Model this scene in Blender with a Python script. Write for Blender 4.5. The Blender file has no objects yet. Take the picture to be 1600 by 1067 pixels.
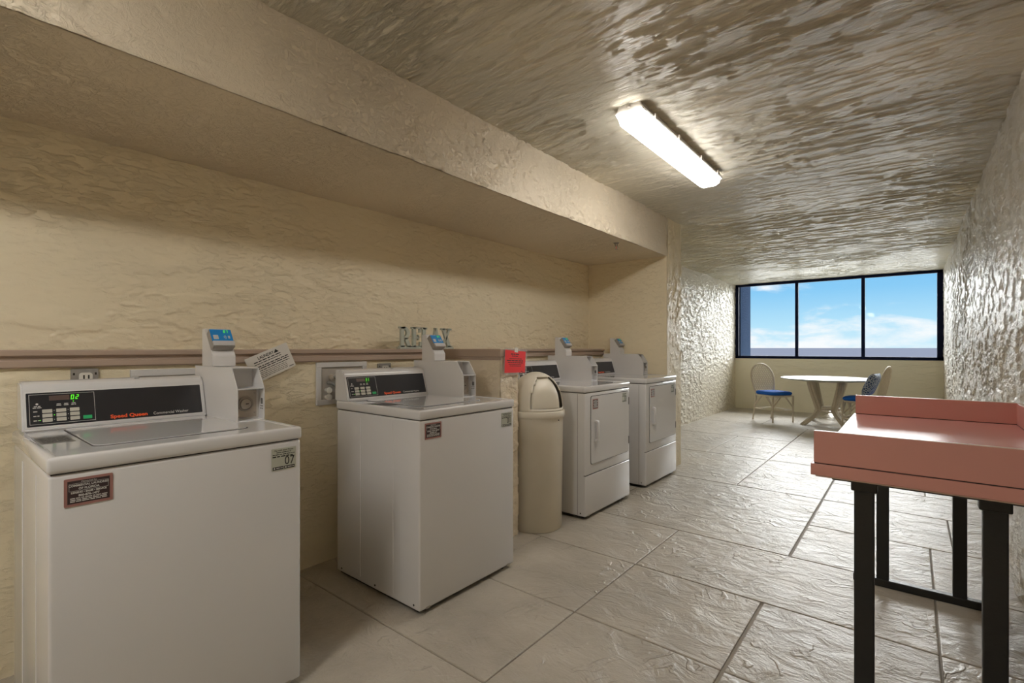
import bpy, bmesh, math, random
from mathutils import Vector, Matrix
random.seed(7)
PI = math.pi
col = bpy.context.scene.collection
sc = bpy.context.scene

# ------------------------------------------------------------------ materials
def mat(name, color=(.8, .8, .8), rough=.5, metal=0., spec=.5, coat=0., coat_rough=.1, emit=None, strength=0., trans=0., alpha=1.):
    m = bpy.data.materials.new(name); m.use_nodes = True
    b = m.node_tree.nodes['Principled BSDF']
    b.inputs['Base Color'].default_value = (*color, 1)
    b.inputs['Roughness'].default_value = rough
    b.inputs['Metallic'].default_value = metal
    b.inputs['Specular IOR Level'].default_value = spec
    b.inputs['Coat Weight'].default_value = coat
    b.inputs['Coat Roughness'].default_value = coat_rough
    b.inputs['Transmission Weight'].default_value = trans
    b.inputs['Alpha'].default_value = alpha
    if emit:
        b.inputs['Emission Color'].default_value = (*emit, 1)
        b.inputs['Emission Strength'].default_value = strength
    return m

def nd(m, t, **k):
    n = m.node_tree.nodes.new(t)
    for a, v in k.items():
        if a in n.inputs: n.inputs[a].default_value = v
        else: setattr(n, a, v)
    return n

def wear(m, amt=.08, scale=6., rough_var=.1, bump=0., bscale=200.):
    """subtle procedural variation of colour and gloss"""
    nt = m.node_tree; L = nt.links.new; b = nt.nodes['Principled BSDF']
    tc = nd(m, 'ShaderNodeTexCoord'); n = nd(m, 'ShaderNodeTexNoise', Scale=scale, Detail=5.)
    L(tc.outputs['Object'], n.inputs['Vector'])
    c = b.inputs['Base Color'].default_value[:]
    mx = nd(m, 'ShaderNodeMix', data_type='RGBA')
    mx.inputs[6].default_value = (*[x * (1 - amt) for x in c[:3]], 1)
    mx.inputs[7].default_value = (*[min(1, x * (1 + amt)) for x in c[:3]], 1)
    L(n.outputs['Fac'], mx.inputs[0]); L(mx.outputs[2], b.inputs['Base Color'])
    r = b.inputs['Roughness'].default_value
    mr = nd(m, 'ShaderNodeMapRange'); mr.inputs['To Min'].default_value = max(.02, r - rough_var); mr.inputs['To Max'].default_value = r + rough_var
    L(n.outputs['Fac'], mr.inputs['Value']); L(mr.outputs['Result'], b.inputs['Roughness'])
    if bump:
        n2 = nd(m, 'ShaderNodeTexNoise', Scale=bscale, Detail=3.); L(tc.outputs['Object'], n2.inputs['Vector'])
        bp = nd(m, 'ShaderNodeBump', Strength=bump, Distance=.002); L(n2.outputs['Fac'], bp.inputs['Height']); L(bp.outputs['Normal'], b.inputs['Normal'])
    return m

def stucco(name, color, scale, dist=.012, rough=.33, strength=1., fine=.35, lo=.38, hi=.62, distort=1.1, spec=.5, nr=.6):
    """painted trowelled stucco: broken strokes stretched by `scale`"""
    m = mat(name, color, rough, spec=spec); nt = m.node_tree; L = nt.links.new; b = nt.nodes['Principled BSDF']
    tc = nd(m, 'ShaderNodeTexCoord')
    mp = nd(m, 'ShaderNodeMapping'); mp.inputs['Scale'].default_value = scale
    L(tc.outputs['Object'], mp.inputs['Vector'])
    n1 = nd(m, 'ShaderNodeTexNoise', Scale=1., Detail=8., Roughness=nr, Distortion=distort)
    L(mp.outputs['Vector'], n1.inputs['Vector'])
    r1 = nd(m, 'ShaderNodeMapRange', interpolation_type='SMOOTHSTEP'); r1.inputs['From Min'].default_value = lo; r1.inputs['From Max'].default_value = hi
    L(n1.outputs['Fac'], r1.inputs['Value'])
    # patches where the texture is heavier or trowelled flat
    n3 = nd(m, 'ShaderNodeTexNoise', Scale=1.3, Detail=2.); L(tc.outputs['Object'], n3.inputs['Vector'])
    r3 = nd(m, 'ShaderNodeMapRange'); r3.inputs['From Min'].default_value = .35; r3.inputs['From Max'].default_value = .6; r3.inputs['To Min'].default_value = .35; r3.inputs['To Max'].default_value = 1.
    L(n3.outputs['Fac'], r3.inputs['Value'])
    mu = nd(m, 'ShaderNodeMath', operation='MULTIPLY'); L(r1.outputs['Result'], mu.inputs[0]); L(r3.outputs['Result'], mu.inputs[1])
    n2 = nd(m, 'ShaderNodeTexNoise', Scale=90., Detail=3.); L(tc.outputs['Object'], n2.inputs['Vector'])
    ad = nd(m, 'ShaderNodeMath', operation='MULTIPLY_ADD'); ad.inputs[1].default_value = fine * .25
    L(n2.outputs['Fac'], ad.inputs[0]); L(mu.outputs[0], ad.inputs[2])
    bp = nd(m, 'ShaderNodeBump', Strength=strength, Distance=dist)
    L(ad.outputs[0], bp.inputs['Height']); L(bp.outputs['Normal'], b.inputs['Normal'])
    mx = nd(m, 'ShaderNodeMix', data_type='RGBA')
    mx.inputs[6].default_value = (*[x * .93 for x in color], 1); mx.inputs[7].default_value = (*[x * 1.05 for x in color], 1)
    L(n3.outputs['Fac'], mx.inputs[0]); L(mx.outputs[2], b.inputs['Base Color'])
    return m

TAN = (.80, .715, .53)
M = {}
M['ceil'] = stucco('ceiling_stucco', (.88, .83, .69), (9, 40, 12), dist=.010, rough=.24, strength=1., fine=.2, nr=.72, lo=.36, hi=.64, distort=.5)
M['wall_l'] = stucco('alcove_stucco', TAN, (16, 14, 40), dist=.004, rough=.42, strength=.9, lo=.46, hi=.72, nr=.68, distort=.9)
M['wall_end'] = stucco('alcove_end_stucco', TAN, (14, 16, 36), dist=.003, rough=.45, strength=.8, lo=.5, hi=.66, nr=.7)
M['soffit'] = stucco('beam_stucco', (.76, .665, .515), (30, 30, 36), dist=.004, nr=.7, rough=.40, strength=.9, lo=.42, hi=.66, distort=1.5)
M['right'] = stucco('side_wall_stucco', (.78, .71, .58), (40, 14, 36), dist=.010, rough=.36, nr=.72, lo=.36, hi=.64, strength=1., fine=.2, distort=.4)
M['farleft'] = stucco('far_side_stucco', (.78, .72, .59), (40, 18, 36), dist=.010, strength=.9)
M['far'] = stucco('window_wall_stucco', (.84, .80, .66), (4, 14, 26), dist=.006, nr=.7, rough=.45, strength=.6, lo=.5, hi=.66)
M['pony'] = stucco('partition_stucco', (.82, .72, .56), (24, 24, 36), dist=.003, nr=.7, rough=.42, strength=.9, lo=.45, hi=.62)
M['trim'] = wear(mat('trim_paint', (.40, .31, .25), .4), .06, 5)
M['enamel'] = wear(mat('white_enamel', (.62, .62, .63), .22, coat=.4, coat_rough=.08), .015, 3, .04)
M['plastic_w'] = wear(mat('white_plastic', (.64, .635, .64), .3), .02, 8, .05)
M['deck_enamel'] = wear(mat('glossy_enamel', (.62, .62, .63), .10, coat=.6, coat_rough=.05), .01, 3, .01)
M['gap'] = mat('dark_gap', (.03, .027, .025), .8)
M['panel'] = wear(mat('panel_film', (.022, .023, .028), .25, coat=.3), .02, 3, .005)
M['panel_line'] = mat('panel_line', (.45, .46, .46), .4)
M['key'] = mat('key_grey', (.48, .47, .42), .5)
M['green_key'] = mat('green_key', (.01, .36, .12), .5)
M['led'] = mat('green_led', (.02, .1, .01), .5, emit=(.12, 1, .02), strength=.75)
M['led_red'] = mat('unlit_display', (.10, .065, .055), .4)
M['orange'] = mat('orange_print', (.85, .10, .02), .5)
M['print_w'] = mat('white_print', (.55, .55, .53), .6)
M['print_k'] = mat('black_print', (.02, .02, .02), .6)
M['print_g'] = mat('grey_print', (.13, .125, .12), .6)
M['steel'] = wear(mat('dull_steel', (.42, .39, .35), .38, metal=.8), .08, 30, .08)
M['lockplate'] = wear(mat('lock_plate_metal', (.45, .40, .34), .45, metal=.3), .1, 20, .08)
M['grey_pl'] = wear(mat('reader_grey', (.30, .28, .26), .45), .05, 20)
M['lightgrey'] = mat('reader_light_grey', (.50, .50, .50), .4)
M['blue_scr'] = mat('blue_film', (.008, .22, .58), .3, coat=.3)
M['st_pink'] = mat('sticker_border', (.33, .16, .14), .5)
M['st_dark'] = mat('sticker_field', (.035, .018, .02), .45)
M['label'] = mat('label_stock', (.44, .46, .40), .4)
M['paper'] = wear(mat('white_card', (.68, .66, .62), .6), .03, 10)
M['red'] = mat('red_paper', (.80, .03, .035), .55)
M['bin'] = wear(mat('cream_plastic', (.66, .62, .53), .42), .07, 5, .06)
M['bin_flap'] = wear(mat('pale_plastic', (.72, .68, .58), .38), .04, 6, .05)
M['salmon'] = wear(mat('salmon_laminate', (.58, .275, .245), .27, spec=.6), .02, 3, .008)
M['lam_edge'] = mat('laminate_edge', (.72, .55, .48), .35)
M['black'] = wear(mat('black_steel', (.012, .012, .012), .38, spec=.5), .3, 40, .12, .3, 90)
M['rattan'] = wear(mat('whitewashed_rattan', (.64, .57, .46), .5), .12, 30, .05)
M['blue'] = wear(mat('blue_cushion', (.004, .125, .62), .85), .08, 40, .05, .4, 400)
M['glass_top'] = mat('frosted_glass', (.36, .41, .37), .32, coat=.2)
M['grey_sign'] = wear(mat('weathered_sign', (.46, .49, .43), .65), .15, 25, .05)
M['frame'] = wear(mat('navy_window_frame', (.003, .007, .035), .6, spec=.15), .1, 20, .02)
M['fin'] = stucco('shaded_stucco', (.040, .062, .112), (20, 20, 30), dist=.01, rough=.95, spec=.0)  # the fin's blue shade is put into its dark base colour
M['deck'] = mat('bounce_white', (.88, .87, .83), .8)  # pale colour of the added light-bouncing slab
M['hose'] = mat('grey_hose', (.22, .22, .21), .5)
M['fix'] = wear(mat('fixture_grey', (.50, .47, .43), .45), .04, 10)
M['box_in'] = wear(mat('box_shadow_grey', (.45, .42, .38), .6), .05, 10)
M['outlet'] = wear(mat('outlet_metal', (.35, .34, .33), .45, metal=.5), .15, 60)

# lens of the tube lamp: brighter over the two tubes
def lens_mat(LENS):
    m = mat('lamp_lens', (.9, .88, .8), .3); nt = m.node_tree; L = nt.links.new; b = nt.nodes['Principled BSDF']
    tc = nd(m, 'ShaderNodeTexCoord'); sp = nd(m, 'ShaderNodeSeparateXYZ'); L(tc.outputs['Object'], sp.inputs[0])
    ab = nd(m, 'ShaderNodeMath', operation='ABSOLUTE'); L(sp.outputs['X'], ab.inputs[0])
    su = nd(m, 'ShaderNodeMath', operation='SUBTRACT'); su.inputs[1].default_value = .042; L(ab.outputs[0], su.inputs[0])
    a2 = nd(m, 'ShaderNodeMath', operation='ABSOLUTE'); L(su.outputs[0], a2.inputs[0])
    mr = nd(m, 'ShaderNodeMapRange', interpolation_type='SMOOTHSTEP'); mr.inputs['From Min'].default_value = 0; mr.inputs['From Max'].default_value = .05
    mr.inputs['To Min'].default_value = 1.; mr.inputs['To Max'].default_value = .45
    L(a2.outputs[0], mr.inputs['Value'])
    mu = nd(m, 'ShaderNodeMath', operation='MULTIPLY'); mu.inputs[1].default_value = LENS; L(mr.outputs['Result'], mu.inputs[0])
    L(mu.outputs[0], b.inputs['Emission Strength']); b.inputs['Emission Color'].default_value = (1, .965, .915, 1)
    return m
M['lens'] = lens_mat(19.)
M['lens_fill'] = lens_mat(42.)   # stronger glow for the added fill lamp out of view

# clear glass that lets light through, with a fresnel reflection
def glass_mat(name, tint=(1, 1, 1), fac=1.):
    m = bpy.data.materials.new(name); m.use_nodes = True; nt = m.node_tree; nt.nodes.clear(); L = nt.links.new
    o = nd(m, 'ShaderNodeOutputMaterial'); t = nd(m, 'ShaderNodeBsdfTransparent'); g = nd(m, 'ShaderNodeBsdfGlossy'); mx = nd(m, 'ShaderNodeMixShader'); f = nd(m, 'ShaderNodeFresnel')
    t.inputs['Color'].default_value = (*tint, 1); g.inputs['Roughness'].default_value = .02; f.inputs['IOR'].default_value = 1.15
    L(f.outputs[0], mx.inputs[0]); L(t.outputs[0], mx.inputs[1]); L(g.outputs[0], mx.inputs[2]); L(mx.outputs[0], o.inputs[0])
    return m
M['glass'] = glass_mat('window_glass', (.97, .99, 1))
def sleeve_mat():
    m = bpy.data.materials.new('plastic_sleeve'); m.use_nodes = True; nt = m.node_tree; nt.nodes.clear(); L = nt.links.new
    o = nd(m, 'ShaderNodeOutputMaterial'); t = nd(m, 'ShaderNodeBsdfTransparent'); g = nd(m, 'ShaderNodeBsdfPrincipled', Roughness=.3); mx = nd(m, 'ShaderNodeMixShader', Fac=.16)
    g.inputs['Base Color'].default_value = (.7, .65, .68, 1)
    L(t.outputs[0], mx.inputs[1]); L(g.outputs[0], mx.inputs[2]); L(mx.outputs[0], o.inputs[0]); return m
M['sleeve'] = sleeve_mat()

def pillow_mat():
    m = mat('patterned_fabric', (.3, .3, .3), .9); nt = m.node_tree; L = nt.links.new; b = nt.nodes['Principled BSDF']
    tc = nd(m, 'ShaderNodeTexCoord'); v = nd(m, 'ShaderNodeTexVoronoi', Scale=32., feature='DISTANCE_TO_EDGE'); L(tc.outputs['Object'], v.inputs['Vector'])
    r = nd(m, 'ShaderNodeValToRGB'); r.color_ramp.elements[0].position = .08; r.color_ramp.elements[0].color = (.40, .46, .55, 1)
    r.color_ramp.elements[1].position = .16; r.color_ramp.elements[1].color = (.05, .09, .20, 1)
    L(v.outputs['Distance'], r.inputs['Fac']); L(r.outputs['Color'], b.inputs['Base Color']); return m
M['pillow'] = pillow_mat()

def floor_mat():
    m = mat('stamped_concrete', (.4, .34, .26), .36, spec=.6); nt = m.node_tree; L = nt.links.new; b = nt.nodes['Principled BSDF']
    tc = nd(m, 'ShaderNodeTexCoord'); geo = nd(m, 'ShaderNodeNewGeometry')
    # every slab gets its own offset
    of = nd(m, 'ShaderNodeMath', operation='MULTIPLY'); of.inputs[1].default_value = 37.; L(geo.outputs['Random Per Island'], of.inputs[0])
    cb = nd(m, 'ShaderNodeCombineXYZ'); L(of.outputs[0], cb.inputs['Z']); L(of.outputs[0], cb.inputs['X'])
    av = nd(m, 'ShaderNodeVectorMath', operation='ADD'); L(tc.outputs['Object'], av.inputs[0]); L(cb.outputs[0], av.inputs[1])
    # sweeping trowel ridges
    n1 = nd(m, 'ShaderNodeTexNoise', Scale=1.6, Detail=3., Distortion=1.6); L(av.outputs[0], n1.inputs['Vector'])
    w = nd(m, 'ShaderNodeMath', operation='MULTIPLY'); w.inputs[1].default_value = 46.; w.inputs[1].default_value = 46.; wq = nd(m, 'ShaderNodeTexNoise', Scale=9., Detail=4.); L(av.outputs[0], wq.inputs['Vector']); wa = nd(m, 'ShaderNodeMath', operation='MULTIPLY_ADD'); wa.inputs[1].default_value = .22; L(wq.outputs['Fac'], wa.inputs[0]); L(n1.outputs['Fac'], wa.inputs[2]); L(wa.outputs[0], w.inputs[0])
    s = nd(m, 'ShaderNodeMath', operation='SINE'); L(w.outputs[0], s.inputs[0])
    p = nd(m, 'ShaderNodeMapRange', interpolation_type='SMOOTHSTEP'); p.inputs['From Min'].default_value = .3; p.inputs['From Max'].default_value = 1.; L(s.outputs[0], p.inputs['Value'])
    n4 = nd(m, 'ShaderNodeTexNoise', Scale=4.5, Detail=3.); L(av.outputs[0], n4.inputs['Vector'])
    mk = nd(m, 'ShaderNodeMapRange', interpolation_type='SMOOTHSTEP'); mk.inputs['From Min'].default_value = .48; mk.inputs['From Max'].default_value = .68; L(n4.outputs['Fac'], mk.inputs['Value'])
    pm = nd(m, 'ShaderNodeMath', operation='MULTIPLY'); L(p.outputs[0], pm.inputs[0]); L(mk.outputs[0], pm.inputs[1])
    mp = nd(m, 'ShaderNodeMapping'); mp.inputs['Scale'].default_value = (6, 9.5, 5); mp.inputs['Rotation'].default_value = (0, 0, .35); L(av.outputs[0], mp.inputs['Vector'])
    n2 = nd(m, 'ShaderNodeTexNoise', Scale=1., Detail=7., Roughness=.62, Distortion=.7); L(mp.outputs[0], n2.inputs['Vector'])
    n5 = nd(m, 'ShaderNodeTexNoise', Scale=70., Detail=3.); L(tc.outputs['Object'], n5.inputs['Vector'])
    a1 = nd(m, 'ShaderNodeMath', operation='MULTIPLY_ADD'); a1.inputs[1].default_value = .28; L(pm.outputs[0], a1.inputs[0]); L(n2.outputs['Fac'], a1.inputs[2])
    a2 = nd(m, 'ShaderNodeMath', operation='MULTIPLY_ADD'); a2.inputs[1].default_value = .09; L(n5.outputs['Fac'], a2.inputs[0]); L(a1.outputs[0], a2.inputs[2])
    bp = nd(m, 'ShaderNodeBump', Strength=1., Distance=.018); L(a2.outputs[0], bp.inputs['Height']); L(bp.outputs['Normal'], b.inputs['Normal'])
    r = nd(m, 'ShaderNodeValToRGB'); e = r.color_ramp.elements
    e[0].position = .25; e[0].color = (.33, .30, .25, 1); e[1].position = .75; e[1].color = (.52, .475, .405, 1)
    n6 = nd(m, 'ShaderNodeTexNoise', Scale=2.2, Detail=6., Roughness=.6); L(av.outputs[0], n6.inputs['Vector']); L(n6.outputs['Fac'], r.inputs['Fac'])
    L(r.outputs['Color'], b.inputs['Base Color'])
    rr = nd(m, 'ShaderNodeMapRange'); rr.inputs['To Min'].default_value = .27; rr.inputs['To Max'].default_value = .46; L(n6.outputs['Fac'], rr.inputs['Value']); L(rr.outputs[0], b.inputs['Roughness'])
    return m
M['floor'] = floor_mat()
M['grout'] = wear(mat('joint_mortar', (.26, .225, .18), .7), .1, 12)

def sea_mat():
    m = mat('sea_water', (.11, .12, .155), .95, spec=.0); nt = m.node_tree; L = nt.links.new; b = nt.nodes['Principled BSDF']
    tc = nd(m, 'ShaderNodeTexCoord'); n = nd(m, 'ShaderNodeTexNoise', Scale=.02, Detail=6.); L(tc.outputs['Object'], n.inputs['Vector'])
    bp = nd(m, 'ShaderNodeBump', Strength=.3, Distance=1.); L(n.outputs['Fac'], bp.inputs['Height']); L(bp.outputs['Normal'], b.inputs['Normal']); return m
M['sea'] = sea_mat()

# ------------------------------------------------------------------ mesh builder
class MB:
    def __init__(s): s.bm = bmesh.new()
    def _xf(s, vs, Mx):
        if Mx is not None:
            for v in vs: v.co = Mx @ v.co
    def box(s, a, b, bev=0., seg=2, Mx=None):
        bm = s.bm; a = Vector(a); b = Vector(b)
        vs = [bm.verts.new((x, y, z)) for x in (a.x, b.x) for y in (a.y, b.y) for z in (a.z, b.z)]
        F = [(0, 1, 3, 2), (4, 6, 7, 5), (0, 4, 5, 1), (2, 3, 7, 6), (0, 2, 6, 4), (1, 5, 7, 3)]
        fs = [bm.faces.new([vs[i] for i in f]) for f in F]
        if bev:
            es = list({e for f in fs for e in f.edges})
            r = bmesh.ops.bevel(bm, geom=es, offset=bev, segments=seg, affect='EDGES', profile=.5)
            vs = list({v for f in bm.faces if f.is_valid for v in f.verts} & set(r['verts'])) if Mx is not None else vs
        s._xf([v for v in vs if v.is_valid], Mx)
        return s
    def prism(s, pts, y0, y1, bev=0., Mx=None, seg=2):
        """profile pts (a,b); placed as (a, y, b) unless Mx maps (a, b, depth)"""
        bm = s.bm
        if Mx is None: mk = lambda p, t: Vector((p[0], t, p[1]))
        else: mk = lambda p, t: Mx @ Vector((p[0], p[1], t))
        A = [bm.verts.new(mk(p, y0)) for p in pts]; B = [bm.verts.new(mk(p, y1)) for p in pts]
        n = len(pts); fs = [bm.faces.new(A), bm.faces.new(B[::-1])]
        for i in range(n): fs.append(bm.faces.new([A[i], B[i], B[(i + 1) % n], A[(i + 1) % n]]))
        bmesh.ops.recalc_face_normals(bm, faces=fs)
        if bev:
            es = [e for e in {e for f in fs for e in f.edges} if e.calc_face_angle(0) > .3]
            bmesh.ops.bevel(bm, geom=es, offset=bev, segments=seg, affect='EDGES')
        return s
    def rrect(s, x0, y0, x1, y1, r, t0, t1, Mx, seg=4):
        pts = []
        for cx, cy, a0 in ((x1 - r, y0 + r, -90), (x1 - r, y1 - r, 0), (x0 + r, y1 - r, 90), (x0 + r, y0 + r, 180)):
            for k in range(seg + 1):
                a = math.radians(a0 + 90 * k / seg); pts.append((cx + r * math.cos(a), cy + r * math.sin(a)))
        return s.prism(pts, t0, t1, Mx=Mx)
    def tube(s, pts, r, n=8, closed=False, r2=None):
        bm = s.bm; P = [Vector(p) for p in pts]; m = len(P); rings = []
        up = None
        for i, p in enumerate(P):
            if closed: t = P[(i + 1) % m] - P[i - 1]
            else: t = P[min(i + 1, m - 1)] - P[max(i - 1, 0)]
            t.normalize()
            if up is None:
                up = Vector((0, 0, 1)) if abs(t.z) < .9 else Vector((1, 0, 0))
            a = (up - t * up.dot(t)).normalized(); up = a; b = t.cross(a)
            rr = r if r2 is None else r + (r2 - r) * i / max(1, m - 1)
            rings.append([bm.verts.new(p + a * rr * math.cos(2 * PI * k / n) + b * rr * math.sin(2 * PI * k / n)) for k in range(n)])
        for i in range(m if closed else m - 1):
            A, B = rings[i], rings[(i + 1) % m]
            for k in range(n): bm.faces.new([A[k], A[(k + 1) % n], B[(k + 1) % n], B[k]])
        if not closed: bm.faces.new(rings[0][::-1]); bm.faces.new(rings[-1])
        return s
    def lathe(s, prof, n=40, c=(0, 0, 0), Mx=None):
        bm = s.bm; c = Vector(c); rings = []
        f = (lambda v: Mx @ v) if Mx is not None else (lambda v: v + c)
        for r, z in prof:
            rings.append([bm.verts.new(f(Vector((r * math.cos(2 * PI * k / n), r * math.sin(2 * PI * k / n), z)))) for k in range(n)] if r > 1e-6 else [bm.verts.new(f(Vector((0, 0, z))))])
        for A, B in zip(rings, rings[1:]):
            for k in range(n):
                q = [A[k % len(A)], A[(k + 1) % len(A)], B[(k + 1) % len(B)], B[k % len(B)]]
                q = list(dict.fromkeys(q))
                if len(q) > 2: bm.faces.new(q)
        return s
    def text(s, body, size, x, y, Mx, align='LEFT', bold=0., sx=1., t=.0003, shear=0., z=0.):
        cu = bpy.data.curves.new('tmp', 'FONT'); cu.body = body; cu.size = size; cu.align_x = align; cu.offset = bold; cu.extrude = t; cu.shear = shear; cu.resolution_u = 3
        o = bpy.data.objects.new('tmp', cu); col.objects.link(o)
        dg = bpy.context.evaluated_depsgraph_get(); me = bpy.data.meshes.new_from_object(o.evaluated_get(dg))
        me.transform(Mx @ Matrix.Translation((x, y, z)) @ Matrix.Diagonal((sx, 1, 1, 1)))
        s.bm.from_mesh(me); bpy.data.objects.remove(o); bpy.data.meshes.remove(me); bpy.data.curves.remove(cu)
        return s
    def words(s, x0, x1, y, h, Mx, t=.0003, gap=.6, seed=1, z=0.):
        """a row of print too small to read"""
        rn = random.Random(seed); x = x0
        while x < x1 - h:
            w = min(rn.uniform(1.5, 5) * h, x1 - x)
            s.prism([(x, y), (x + w, y), (x + w, y + h * .75), (x, y + h * .75)], z, z + t, Mx=Mx); x += w + gap * h
        return s
    def build(s, name, m, parent=None, smooth=False, auto=None, loc=None):
        bmesh.ops.recalc_face_normals(s.bm, faces=s.bm.faces)
        me = bpy.data.meshes.new(name); s.bm.to_mesh(me); s.bm.free()
        me.materials.append(m)
        if smooth or auto:
            for p in me.polygons: p.use_smooth = True
            if auto: me.set_sharp_from_angle(angle=math.radians(auto))
        o = bpy.data.objects.new(name, me); col.objects.link(o)
        if parent: o.parent = parent
        if loc: o.location = loc
        return o

def tag(o, label, cat=None, group=None, kind=None):
    o['label'] = label
    if cat: o['category'] = cat
    if group: o['group'] = group
    if kind: o['kind'] = kind
    return o
def empty(name, loc, rz=0.):
    o = bpy.data.objects.new(name, None); col.objects.link(o); o.location = loc; o.rotation_euler = (0, 0, rz); o.empty_display_size = .1
    return o
def basis(o, U, V, W):
    m = Matrix.Identity(4)
    for i, c in enumerate((U, V, W)):
        for j in range(3): m[j][i] = c[j]
    for j in range(3): m[j][3] = o[j]
    return m
def struct(name, mb, m, label, cat):
    o = mb.build(name, m); tag(o, label, cat, kind='structure'); return o

# ------------------------------------------------------------------ trowelled relief as real geometry
import numpy as np
def vnoise(x, y, seed):
    rg = np.random.RandomState(seed); T = rg.rand(256, 256)
    xi = np.floor(x).astype(int); yi = np.floor(y).astype(int); fx = x - xi; fy = y - yi
    fx = fx * fx * (3 - 2 * fx); fy = fy * fy * (3 - 2 * fy)
    g = lambda a, b: T[a & 255, b & 255]
    return (g(xi, yi) * (1 - fx) + g(xi + 1, yi) * fx) * (1 - fy) + (g(xi, yi + 1) * (1 - fx) + g(xi + 1, yi + 1) * fx) * fy
def fbm(x, y, seed, octs=4, gain=.55):
    t = 0; a = 1.; n = 0
    for k in range(octs):
        t = t + a * vnoise(x * 2 ** k + 17 * k, y * 2 ** k + 5 * k, seed + k); n += a; a *= gain
    return t / n
def sstep(a, b, x):
    t = np.clip((x - a) / (b - a), 0, 1); return t * t * (3 - 2 * t)
def relief(o, U, V, W, lu, lv, du, dv, fu, fv, amp, seed, lo=.46, hi=.56, fine=.3, warp=.9, gain=.6, pmin=.3):
    """verts and quads of a trowelled sheet: o origin, U V in-plane, W towards the room"""
    nu, nv = int(lu / du) + 1, int(lv / dv) + 1
    u, v = np.meshgrid(np.linspace(0, lu, nu), np.linspace(0, lv, nv), indexing='ij')
    wx = (fbm(u * fu * .6, v * fv * .6, seed + 40, 3) - .5) * warp; wy = (fbm(u * fu * .6, v * fv * .6, seed + 50, 3) - .5) * warp
    n = fbm(u * fu + wx, v * fv + wy, seed, 4, gain)
    patch = pmin + (1 - pmin) * sstep(.36, .58, fbm(u * 1.3, v * 1.7, seed + 60, 3))
    h = amp * (sstep(lo, hi, n) * patch + fine * (fbm(u * fu * 4, v * fv * 4, seed + 70, 2) - .5) * (.4 + .6 * patch)) + .002
    h = np.maximum(h, .0006)
    P = np.array(o)[None, None, :] + u[..., None] * np.array(U) + v[..., None] * np.array(V) + h[..., None] * np.array(W)
    i = np.arange(nu * nv).reshape(nu, nv); q = np.stack([i[:-1, :-1], i[1:, :-1], i[1:, 1:], i[:-1, 1:]], -1).reshape(-1, 4)
    if np.dot(np.cross(U, V), W) < 0: q = q[:, ::-1]
    return P.reshape(-1, 3), q
def relief_struct(name, boxes, sheets, m, label, cat):
    mb = MB()
    for a, b in boxes: mb.box(a, b)
    bmesh.ops.recalc_face_normals(mb.bm, faces=mb.bm.faces)
    t = bpy.data.meshes.new('t'); mb.bm.to_mesh(t); mb.bm.free()
    Vs = [np.array([v.co[:] for v in t.vertices])]; Qs = [np.array([p.vertices[:] for p in t.polygons])]; nb = len(Qs[0]); off = len(Vs[0]); bpy.data.meshes.remove(t)
    for P, q in sheets: Vs.append(P); Qs.append(q + off); off += len(P)
    Vv = np.concatenate(Vs).astype(np.float32); Q = np.concatenate(Qs).astype(np.int32)
    me = bpy.data.meshes.new(name); me.vertices.add(len(Vv)); me.vertices.foreach_set('co', Vv.ravel())
    me.loops.add(Q.size); me.loops.foreach_set('vertex_index', Q.ravel()); me.polygons.add(len(Q)); me.polygons.foreach_set('loop_start', np.arange(len(Q), dtype=np.int32) * 4)
    sm = np.ones(len(Q), dtype=bool); sm[:nb] = False; me.update(calc_edges=True); me.polygons.foreach_set('use_smooth', sm); me.validate()
    me.materials.append(m); o = bpy.data.objects.new(name, me); col.objects.link(o); tag(o, label, cat, kind='structure'); return o

# ------------------------------------------------------------------ the room
XR, XL, YW, ZC = .417, -2.83, 10.77, 2.54
XB = -2.80           # alcove back wall
XLO = -2.62          # lower thickened wall
YB = -3.4            # wall behind
YE0, YE1 = 4.78, 5.16
XBM, ZB = -1.90, 2.155

# floor slabs
slabs = []
def row(y0, y1, xs, extra=()):
    for a, b in zip(xs, xs[1:]): slabs.append((a, y0, b, y1))
LX = -2.86
row(YB, -1.32, [LX, -1.88, -.56, XR + .02]); row(-1.32, -.0, [LX, -1.22, .09, XR + .02]); row(0, .65, [LX, -1.88, -.56, .09, XR + .02])
row(.65, 1.33, [LX, -1.22]); row(1.33, 1.955, [LX, -1.22])
row(.65, 1.955, [-1.22, -.56, .09, XR + .02])
row(1.955, 2.605, [LX, -1.88, -1.22, -.56, .09, XR + .02])
row(2.605, 3.28, [LX, -1.22, .09, XR + .02])
row(3.28, 4.68, [LX, -1.88, -.56]); row(3.28, 3.95, [-.56, .09, XR + .02]); row(3.95, 4.68, [-.56, .20, XR + .02])
row(4.68, 5.955, [LX, -1.22, -.56]); row(4.68, 5.31, [-.56, XR + .02]); row(5.31, 5.955, [-.56, .09, XR + .02])
row(5.955, 7.3, [LX, -1.88, -1.22, -.10, XR + .02]); row(7.3, 8.62, [LX, -1.22, -.56, XR + .02]); row(8.62, 9.9, [LX, -1.88, -.56, XR + .02]); row(9.9, YW + .02, [LX, -1.22, .09, XR + .02])
mb = MB()
for x0, y0, x1, y1 in slabs:
    gl = .006 if abs(x0 + .56) < .01 else .003; gr = .006 if abs(x1 + .56) < .01 else .003
    mb.box((x0 + gl, y0 + .003, -.05), (x1 - gr, y1 - .003, 0), bev=.005, seg=2)
struct('floor', mb, M['floor'], 'textured grey-tan stamped concrete floor of large slabs', 'floor')
mb = MB(); mb.box((LX, YB, -.1), (XR + .02, YW + .02, -.006)); struct('floor_joints', mb, M['grout'], 'dark joints between the concrete floor slabs', 'floor')

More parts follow.
